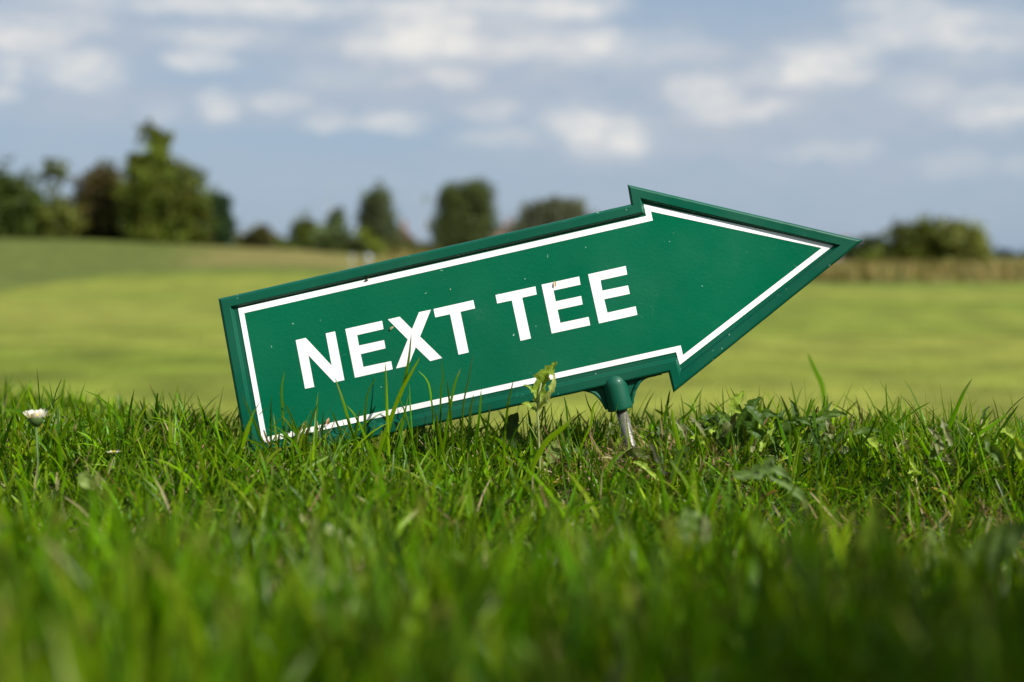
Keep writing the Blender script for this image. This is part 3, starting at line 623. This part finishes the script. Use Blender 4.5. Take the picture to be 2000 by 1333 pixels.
# ------------------------------------------------------------------ farm houses half hidden behind the trees
M_brick = mat('pink_brick', (.24, .15, .12), .85, .3, noise_amt=.15, noise_scale=2); M_roof = mat('red_roof_tile', (.20, .10, .08), .8, .3, noise_amt=.2, noise_scale=2)
M_glass = mat('window_glass', (.05, .06, .07), .15, .5); M_wht = mat('white_paint', (.8, .8, .78), .5, .4)
M_grey = mat('grey_cladding', (.30, .29, .33), .7, .3, noise_amt=.1, noise_scale=2)
def house(name, label, D, x0, x1, yb, ye, yt, wall, roof):
    k = D/FPX; a = at(x0, yb, D); b = at(x1, yb, D); w = b.x-a.x; zb = float(ground((a.x+b.x)/2, D))-.2; ze = at(0, ye, D).z; zt = at(0, yt, D).z
    cx = (a.x+b.x)/2; root = empty(name, (cx, D, zb)); tag(root, label, 'house'); dp = w*.8
    bm = bmesh.new(); bmesh.ops.create_cube(bm, size=1, matrix=Matrix.Translation((cx, D+dp/2, (zb+ze)/2)) @ Matrix.Diagonal((w, dp, ze-zb, 1)))
    # gable peaks
    for yy_ in (D, D+dp):
        bm.faces.new([bm.verts.new(p) for p in ((cx-w/2, yy_, ze), (cx+w/2, yy_, ze), (cx, yy_, zt-.1))])
    bmobj('wall', bm, wall, root)
    bm = bmesh.new(); t = .25
    for s_ in (-1, 1):
        P = [(cx+s_*(w/2+.5), D-.4, ze-.25), (cx, D-.4, zt), (cx, D+dp+.4, zt), (cx+s_*(w/2+.5), D+dp+.4, ze-.25)]
        lo = [bm.verts.new(p) for p in P]; hi_ = [bm.verts.new((p[0], p[1], p[2]+t)) for p in P]
        bm.faces.new(lo); bm.faces.new(hi_); skin(bm, lo, hi_)
    r = bmobj('roof', bm, roof, root)
    bm = bmesh.new(); bmesh.ops.create_cube(bm, size=1, matrix=Matrix.Translation((cx+w*.12, D+dp*.4, zt+.3)) @ Matrix.Diagonal((.7, .7, 1.8, 1))); c = bmobj('chimney', bm, M_brick, r)
    for s_ in (-.25, .25):
        bm = bmesh.new(); bmesh.ops.create_cube(bm, size=1, matrix=Matrix.Translation((cx+s_*w, D-.02, zb+(ze-zb)*.55)) @ Matrix.Diagonal((w*.16, .12, (ze-zb)*.35, 1))); wf = bmobj('window', bm, M_wht, root)
        bm = bmesh.new(); bmesh.ops.create_cube(bm, size=1, matrix=Matrix.Translation((cx+s_*w, D-.06, zb+(ze-zb)*.55)) @ Matrix.Diagonal((w*.13, .12, (ze-zb)*.29, 1))); bmobj('pane', bm, M_glass, wf)
house('brick_house', 'pinkish brick house with red roof between the narrow poplar and the twin headed poplar', 230, 762, 806, 495, 468, 445, M_brick, M_roof)
house('brick_house', 'red roofed house just right of the twin headed poplar, above the sign edge', 230, 965, 1012, 500, 462, 440, M_brick, M_roof)
house('grey_shed', 'low grey shed under the tip of the arrow', 130, 1632, 1662, 519, 500, 489, M_grey, M_grey)
# ------------------------------------------------------------------ wind turbines, tee markers
M_tur = mat('turbine_grey', (.33, .35, .38), .6, .3)
def turbine(px, hub_py, D, label, rot):
    h = at(px, hub_py, D); base = Vector((h.x, D, FH-.5)); root = empty('wind_turbine', base); tag(root, label, 'wind turbine', 'wind turbines on the horizon')
    bm = bmesh.new(); tube(bm, [base, h-Vector((0, 0, 1.2))], [1.1, .6], 14); bmobj('tower', bm, M_tur, root, True)
    bm = bmesh.new(); tube(bm, [h+Vector((0, -2.5, 0)), h+Vector((0, -1.5, 0)), h+Vector((0, 5, 0))], [.5, 1.5, 1.3], 12); bmobj('nacelle', bm, M_tur, root, True)
    for q in range(3):
        a = rot+q*2*math.pi/3; d = Vector((math.sin(a), 0, math.cos(a))); s_ = Vector((math.cos(a), 0, -math.sin(a)))
        bm = bmesh.new(); rows = []
        for t, w in ((.0, .4), (.12, .8), (.5, .55), (1, .15)):
            c = h+Vector((0, -2.2, 0))+d*(1+t*24); rows.append([bm.verts.new(c+s_*w+Vector((0, .1, 0))), bm.verts.new(c+Vector((0, -.25*w, 0))), bm.verts.new(c-s_*w*.5), bm.verts.new(c+Vector((0, .25*w, 0)))])
        for r1, r2 in zip(rows, rows[1:]): skin(bm, r1, r2)
        bm.faces.new(rows[0]); bm.faces.new(rows[-1]); bmobj('blade', bm, M_tur, root, True)
turbine(642, 394, 1600, 'distant white wind turbine above the slim grey green tree', .3)
turbine(828, 396, 1650, 'distant white wind turbine left of the twin headed poplar', 1.0)
def marker(px, py, D, r, label):
    c = at(px, py, D); zg = float(ground(c.x, D)); root = empty('tee_marker', (c.x, D, zg)); tag(root, label, 'tee marker', 'white tee markers beyond the fairway')
    bm = bmesh.new(); bmesh.ops.create_uvsphere(bm, u_segments=20, v_segments=12, radius=r, matrix=Matrix.Translation(c)); bmobj('ball', bm, M_tur, root, True)
    bm = bmesh.new(); tube(bm, [(c.x, D, zg-.1), (c.x, D, c.z)], r*.25, 8); bmobj('peg', bm, M_tur, root, True)
marker(719, 504, 40, .10, 'bright white round tee marker just above the sign edge')
marker(687, 502, 42, .06, 'fainter white round tee marker left of the bright one')

# ------------------------------------------------------------------ small plants
M_weed = mat('weed_leaf', attr='col', rough=.5, spec=.3, trans=.35, bump=.35, bump_scale=380, noise_amt=.2, noise_scale=260)
def leaf_mesh(path, width, nrm_hint, col, teeth=0, tooth=.55, curl=.25, prng=rng, colb=None, seg=26):
    """one leaf along a 3D path; jagged outline, cupped section with a midrib"""
    q = [np.array(p, float) for p in path]; q = [q[0]*2-q[1]]+q+[q[-1]*2-q[-2]]; out = []
    m = max(2, seg//(len(path)-1))
    for j in range(1, len(q)-2):
        for t in np.linspace(0, 1, m+1)[:-1]:
            p0, p1, p2, p3 = q[j-1:j+3]; out.append(.5*((2*p1)+(-p0+p2)*t+(2*p0-5*p1+4*p2-p3)*t*t+(-p0+3*p1-3*p2+p3)*t**3))
    out.append(q[-2]); P = np.array(out); k = len(P); t = np.linspace(0, 1, k)
    Tn = np.gradient(P, axis=0); Tn /= np.linalg.norm(Tn, axis=1)[:, None]+1e-9
    sd = np.cross(Tn, np.array(nrm_hint, float)); sd /= np.linalg.norm(sd, axis=1)[:, None]+1e-9; nn = np.cross(sd, Tn)
    shape = np.sin(np.pi*np.clip(t, 0, 1)**.75)**.7
    V = []; cols = []
    us = np.array([-1, -.6, -.2, 0, .2, .6, 1.])
    for i in range(k):
        for u in us:
            tt = (t[i]*teeth*(1 if u > 0 else 1.1)+(.3 if u > 0 else 0)) % 1 if teeth else 0
            w = width*.5*shape[i]*((1-tooth)+tooth*(1-tt) if teeth else 1)*(1+.08*prng.normal())
            V.append(P[i]+sd[i]*u*w+nn[i]*(u*u*curl*w+(.06*width*math.sin(t[i]*19+u*3)*abs(u)))+(0 if u else -nn[i]*width*.03))
            c = np.array(col if colb is None or abs(u) > .3 else colb); cols.append(c*math.exp(prng.normal(0, .08)))
    n = len(us); idx = np.arange(k*n).reshape(k, n); F = np.stack([idx[:-1, :-1], idx[:-1, 1:], idx[1:, 1:], idx[1:, :-1]], -1).reshape(-1, 4)
    return np.array(V), F, np.array(cols)
def plant(name, label, cat, D, base, leaf_list, stem=None, group=None, stemcol=(.12,.17,.05), stemw=3):
    """leaf_list: (path px (x, y[, depth offset]), width px, colour, teeth, curl)"""
    b = at(base[0], base[1], D); zg = float(ground(b.x, b.y)); root = empty(name, (b.x, b.y, zg)); tag(root, label, cat, group); k = D/FPX
    def P(p): return np.array(at(p[0], p[1], D+(p[2] if len(p) > 2 else 0)))
    if stem:
        bm = bmesh.new(); pts = [P(p) for p in stem]; pts = [np.array([pts[0][0], pts[0][1], min(pts[0][2], zg-.003)])]+pts
        tube(bm, pts, [stemw*k*.5*(1.1-.4*i/(len(pts)-1)) for i in range(len(pts))], 8)
        me_ = bmobj('stem', bm, mat('plant_stem', stemcol, .5, .4, noise_amt=.3, noise_scale=300), root, True)
    for it in leaf_list:
        path, w, c, teeth, curl = it[:5]; hint = it[5] if len(it) > 5 else (.25, -1, .35)
        V, F_, cc = leaf_mesh([P(p) for p in path], w*k, hint, c, teeth, curl=curl)
        npmesh('leaf', V, [F_], M_weed, root, col=cc, smooth=True)
    return root
YG = (.24, .34, .035); YG2 = (.34, .39, .09); DG = (.045, .095, .010); MG = (.075, .135, .018); SG = (.10, .165, .035)
plant('weed_sprout', 'pale yellow green curled leaf sprout standing in front of the lower sign edge', 'weed', .735, (1050,890),
 [([(1050,790),(1052,765,.001),(1062,735,-.002),(1074,722,-.003),(1088,706,-.004)], 38, YG, 4, .15), ([(1053,800),(1060,785,-.004),(1072,770,-.006),(1082,745,-.006),(1080,728,-.004)], 17, YG2, 3, .4),
  ([(1050,785),(1045,770),(1036,757),(1022,752)], 11, YG, 2, .3), ([(1049,805),(1040,797),(1030,788),(1018,789)], 8, YG, 0, .3), ([(1053,800),(1066,787),(1076,780)], 8, YG2, 2, .3)],
 stem=[(1054,895),(1052,850),(1050,810),(1050,780),(1058,745)], stemcol=(.20,.23,.08), stemw=5)
plant('weed_sprout', 'thin upright weed sprout with a curled green tip near the right edge', 'weed', .76, (1900,920),
 [([(1912,840),(1916,825),(1922,805),(1934,793)], 12, MG, 3, .4), ([(1913,838),(1925,832),(1930,815),(1929,800)], 9, YG, 2, .4), ([(1910,850),(1920,846),(1928,838)], 8, YG2, 0, .3)],
 stem=[(1898,925),(1903,895),(1908,870),(1912,845),(1918,820)], stemcol=(.26,.22,.10), stemw=4)
plant('dandelion_plant', 'crumpled dandelion leaves standing in the grass right of the stake', 'weed', .755, (1440,890),
 [([(1432,860),(1426,830),(1430,800,.003),(1440,780,.003),(1455,764,.004)], 34, YG, 7, .4), ([(1445,870),(1442,840,-.003),(1455,810,-.005),(1470,790,-.006),(1487,776,-.004)], 36, DG, 4, .6),
  ([(1425,850),(1416,825),(1420,802),(1428,792)], 12, YG2, 3, .3), ([(1450,860),(1462,840),(1478,815),(1500,808),(1525,818)], 30, DG, 4, .5), ([(1440,880),(1455,860),(1470,842),(1482,828)], 14, MG, 0, .4),
  ([(1430,880),(1405,860),(1395,840),(1400,828)], 26, DG, 4, .4)],
 stem=[(1442,895),(1438,860),(1432,820)], stemw=4)
plant('dandelion_plant', 'dark drooping dandelion leaves in the sward beyond the first clump', 'weed', .765, (1560,890),
 [([(1540,870),(1530,845),(1545,825),(1570,822),(1600,840)], 22, DG, 5, .5), ([(1575,870),(1590,850),(1605,820),(1630,808),(1655,812)], 30, MG, 5, .5), ([(1600,880),(1625,865),(1650,845),(1662,825)], 20, DG, 4, .5),
  ([(1500,890),(1520,870),(1550,862),(1590,862)], 24, DG, 5, .4), ([(1655,850),(1660,835),(1668,822)], 16, (.15,.14,.06), 2, .4), ([(1560,900),(1600,890),(1640,880),(1680,880)], 26, (.10,.13,.05), 4, .4)],
 stem=[(1565,900),(1580,870),(1592,845)], stemw=3)
wl = random.Random(3)
def crumple(x0, x1, y0, y1, n, D0, D1, Dp):
    out = []
    for i in range(n):
        x = wl.uniform(x0, x1); y = wl.uniform(y0, y1); a = wl.uniform(-2.6, -.5); ln = wl.uniform(26, 62); dd = wl.uniform(D0, D1)-Dp; b = wl.uniform(-.9, .9)
        p = [(x, y, dd)]
        for j in range(3): a += b*.6; p.append((p[-1][0]+math.cos(a)*ln/3, p[-1][1]+math.sin(a)*ln/3, dd+wl.uniform(-.004, .004)))
        out.append((p, wl.uniform(9, 22), wl.choice([DG, DG, MG, YG, (.10,.12,.03), (.20,.22,.09)]), wl.choice([0, 3, 4]), wl.uniform(.2, .7), (wl.uniform(-.6, .6), -1, wl.uniform(-.2, .8))))
    return out
plant('dandelion_plant', 'low tangle of small crumpled leaves filling the gap between the two dandelion clumps', 'weed', .75, (1500,900), crumple(1395, 1670, 822, 885, 46, .72, .80, .75))
plant('low_weed', 'small crushed leaves around the foot of the stake', 'weed', .75, (1250,900), crumple(1160, 1390, 850, 895, 16, .71, .79, .75))
plant('low_weed', 'scatter of small herb leaves at the right edge of the turf', 'weed', .74, (1850,920), crumple(1700, 2000, 855, 940, 20, .68, .78, .74))
plant('weed_clump', 'low cut weed with dark blurred leaves at the foot of the stake', 'weed', .70, (1300,930),
 [([(1300,930),(1285,900),(1275,875),(1268,862)], 15, (.05,.055,.025), 3, .4), ([(1310,940),(1325,900),(1335,880),(1350,872)], 26, DG, 4, .4), ([(1290,940),(1262,915),(1248,905),(1235,903)], 16, YG, 2, .4)])
plant('clover_leaf', 'round bright yellow green leaf beside the pale sprout stem', 'weed', .75, (1080,900),
 [([(1075,905),(1078,890),(1084,872),(1090,858)], 30, (.18,.24,.06), 0, .3), ([(1070,910),(1060,892),(1058,880)], 20, (.17,.22,.06), 0, .3)])
plant('broad_weed', 'dark round leaf poking out under the lower sign edge', 'weed', .80, (1000,880),
 [([(1000,880),(992,850),(1000,825),(1012,806)], 34, (.035,.07,.018), 0, .3)])
plant('broad_weed', 'blurred pale broad leaf in the near grass, lower right of the stake', 'weed', .50, (1350,1075),
 [([(1362,1075),(1352,1040),(1345,1015),(1338,990)], 62, SG, 0, .2), ([(1370,1070),(1378,1040),(1376,1000)], 22, (.17,.2,.08), 0, .3)])
plant('downy_weed', 'pale grey green downy leaf lying forward of the dandelion clump', 'weed', .62, (1490,960),
 [([(1430,930),(1470,925),(1510,915),(1550,940)], 34, SG, 5, .4), ([(1500,930),(1540,950),(1570,980),(1575,1010)], 24, SG, 4, .4), ([(1480,940),(1500,905),(1515,893)], 26, SG, 4, .4)])
plant('broad_weed', 'blurred green leaf blade rising at the lower right edge of the frame', 'weed', .45, (1890,1140),
 [([(1870,1140),(1920,1090),(1970,1050),(2010,1020)], 70, SG, 0, .2)])
plant('broad_weed', 'large blurred yellow green leaf low in the near grass below the downy weed', 'weed', .42, (1680,1190),
 [([(1680,1200),(1672,1130),(1700,1060),(1705,985)], 90, (.10,.16,.01), 0, .25)])
plant('broad_weed', 'heart shaped bright leaf in the near grass left of the sign corner', 'weed', .60, (175,960),
 [([(175,955),(168,935),(172,918)], 30, (.17,.24,.05), 0, .3), ([(178,958),(190,940),(192,920)], 16, (.2,.22,.06), 0, .3)])
# daisies
M_petal = mat('daisy_petal', (.78, .74, .70), .6, .3, trans=.3); M_yel = mat('daisy_centre', (.55, .40, .04), .7, .2, bump=.5, bump_scale=900); M_cup = mat('daisy_cup', (.07, .12, .03), .6, .3)
def daisy(label, D, c_px, w_px, root_px, closed):
    c = at(*c_px, D); k = D/FPX; r = w_px*k/2; b = at(*root_px, D); zg = float(ground(b.x, b.y)); root = empty('daisy', (b.x, b.y, zg)); tag(root, label, 'daisy', 'daisies in the grass')
    bm = bmesh.new(); tube(bm, [(b.x, D, zg-.004), ((b.x+c.x)/2+.001, D, (zg+c.z)/2), c-Vector((0, 0, r*.9))], r*.13, 8); bmobj('stem', bm, M_cup, root, True)
    bm = bmesh.new(); lathe_along(bm, c, Vector((0, 0, -1)), [(0, r*.86), (r*.35, r*.84), (r*.7, r*.55), (r*1.05, r*.2), (r*1.1, 0)], 18); bmobj('cup', bm, M_cup, root, True)
    bm = bmesh.new(); lathe_along(bm, c+Vector((0, 0, r*.2)), Vector((0, 0, 1)), [(-r*.1, r*.6), (r*.1, r*.5), (r*.22, r*.25), (r*.25, 0)], 18); bmobj('flower_centre', bm, M_yel, root, True)
    n = 26
    bm = bmesh.new()
    for i in range(n):
        a = 2*math.pi*i/n+random.uniform(-.1, .1); up = random.uniform(.55, 1.0) if closed else random.uniform(.1, .45)
        if closed and i in (0, 25): up = .35
        d = Vector((math.cos(a), math.sin(a), 0)); s_ = Vector((-math.sin(a), math.cos(a), 0)); ln = r*(1.0 if not (closed and i in (0, 25)) else 1.15)
        rows = []
        for t, w in ((0, .09), (.35, .15), (.75, .15), (1, .04)):
            p = c+d*r*.8+(d*math.cos(up)*ln*t+Vector((0, 0, 1))*math.sin(up)*ln*t)-d*(closed*r*.25*t*t if up > .5 else 0)
            rows.append([bm.verts.new(p-s_*r*w), bm.verts.new(p+Vector((0, 0, -r*.03))), bm.verts.new(p+s_*r*w)])
        for q1, q2 in zip(rows, rows[1:]):
            for j in range(2): bm.faces.new((q1[j], q1[j+1], q2[j+1], q2[j]))
    bmobj('petals', bm, M_petal, root, True)
daisy('half closed white daisy on a tall stem at the left edge of the grass', .69, (70,815), 36, (68,905), True)
daisy('small white and yellow daisy low in the grass between the tall daisy and the sign', .735, (222,884), 16, (219,915), False)
# dry scraps
def scrap(name, label, D, path, w, c, group='dry scraps in the grass and on the sign'):
    V, F_, cc = leaf_mesh([np.array(at(p[0], p[1], D+(p[2] if len(p) > 2 else 0))) for p in path], w*D/FPX, (.2, -1, .3), c, 0, curl=.5, seg=8)
    o = npmesh(name, V, [F_], M_weed, col=cc, smooth=True); tag(o, label, 'scrap', group)
scrap('dead_leaf', 'reddish brown dead leaf scrap in the grass left of the sign corner', .76, [(397,868),(402,878,-.001),(407,888)], 14, (.34,.13,.07))
scrap('dead_leaf', 'tiny orange brown leaf scrap beside the reddish one, nearest the sign corner', .765, [(421,874),(425,880),(427,888)], 10, (.36,.18,.09))
scrap('dead_leaf', 'pinkish leaf scrap stuck on the bottom white line under the letter N', S+.0016, [(641,830),(640,824,-.0015),(643,816,-.001)], 7, (.50,.28,.16))
scrap('grass_clipping', 'tiny tan clipping stuck on the first E of TEE', S+.0015, [(1083,549),(1084.5,556,-.0004),(1083.6,562)], 3.4, (.55,.34,.13))
scrap('grass_clipping', 'small beige scrap stuck between the letters E and X', S+.0015, [(761,644),(765,641,-.0003),(769,638)], 4.5, (.55,.45,.28))
# the fly on the upper white line
def fly():
    c = at(716.5, 547, S+.0016); root = empty('fly', c); tag(root, 'tiny dark fly sitting on the upper white line', 'fly')
    m = mat('fly_body', (.05, .03, .03), .5, .4); bm = bmesh.new()
    bmesh.ops.create_uvsphere(bm, u_segments=10, v_segments=8, radius=1, matrix=Matrix.Translation(c) @ Matrix.Rotation(.5, 4, 'Y') @ Matrix.Diagonal((.00075, .00045, .00045, 1)))
    bmesh.ops.create_uvsphere(bm, u_segments=10, v_segments=8, radius=.0004, matrix=Matrix.Translation(c+Vector((-.0008, 0, -.0004)))); bmobj('body', bm, m, root, True)
    mw = mat('fly_wing', (.7, .7, .7), .3, .5, trans=.4)
    for s_ in (0, 1):
        bm = bmesh.new(); p = [c+Vector((0, -.0003, 0)), c+Vector((.0008, -.0006, .0006+s_*.0003)), c+Vector((.0018, -.0004, .0008-s_*.0002)), c+Vector((.0008, -.0004, .0001))]
        bm.faces.new([bm.verts.new(q) for q in p]); bmobj('wing', bm, mw, root)
fly()
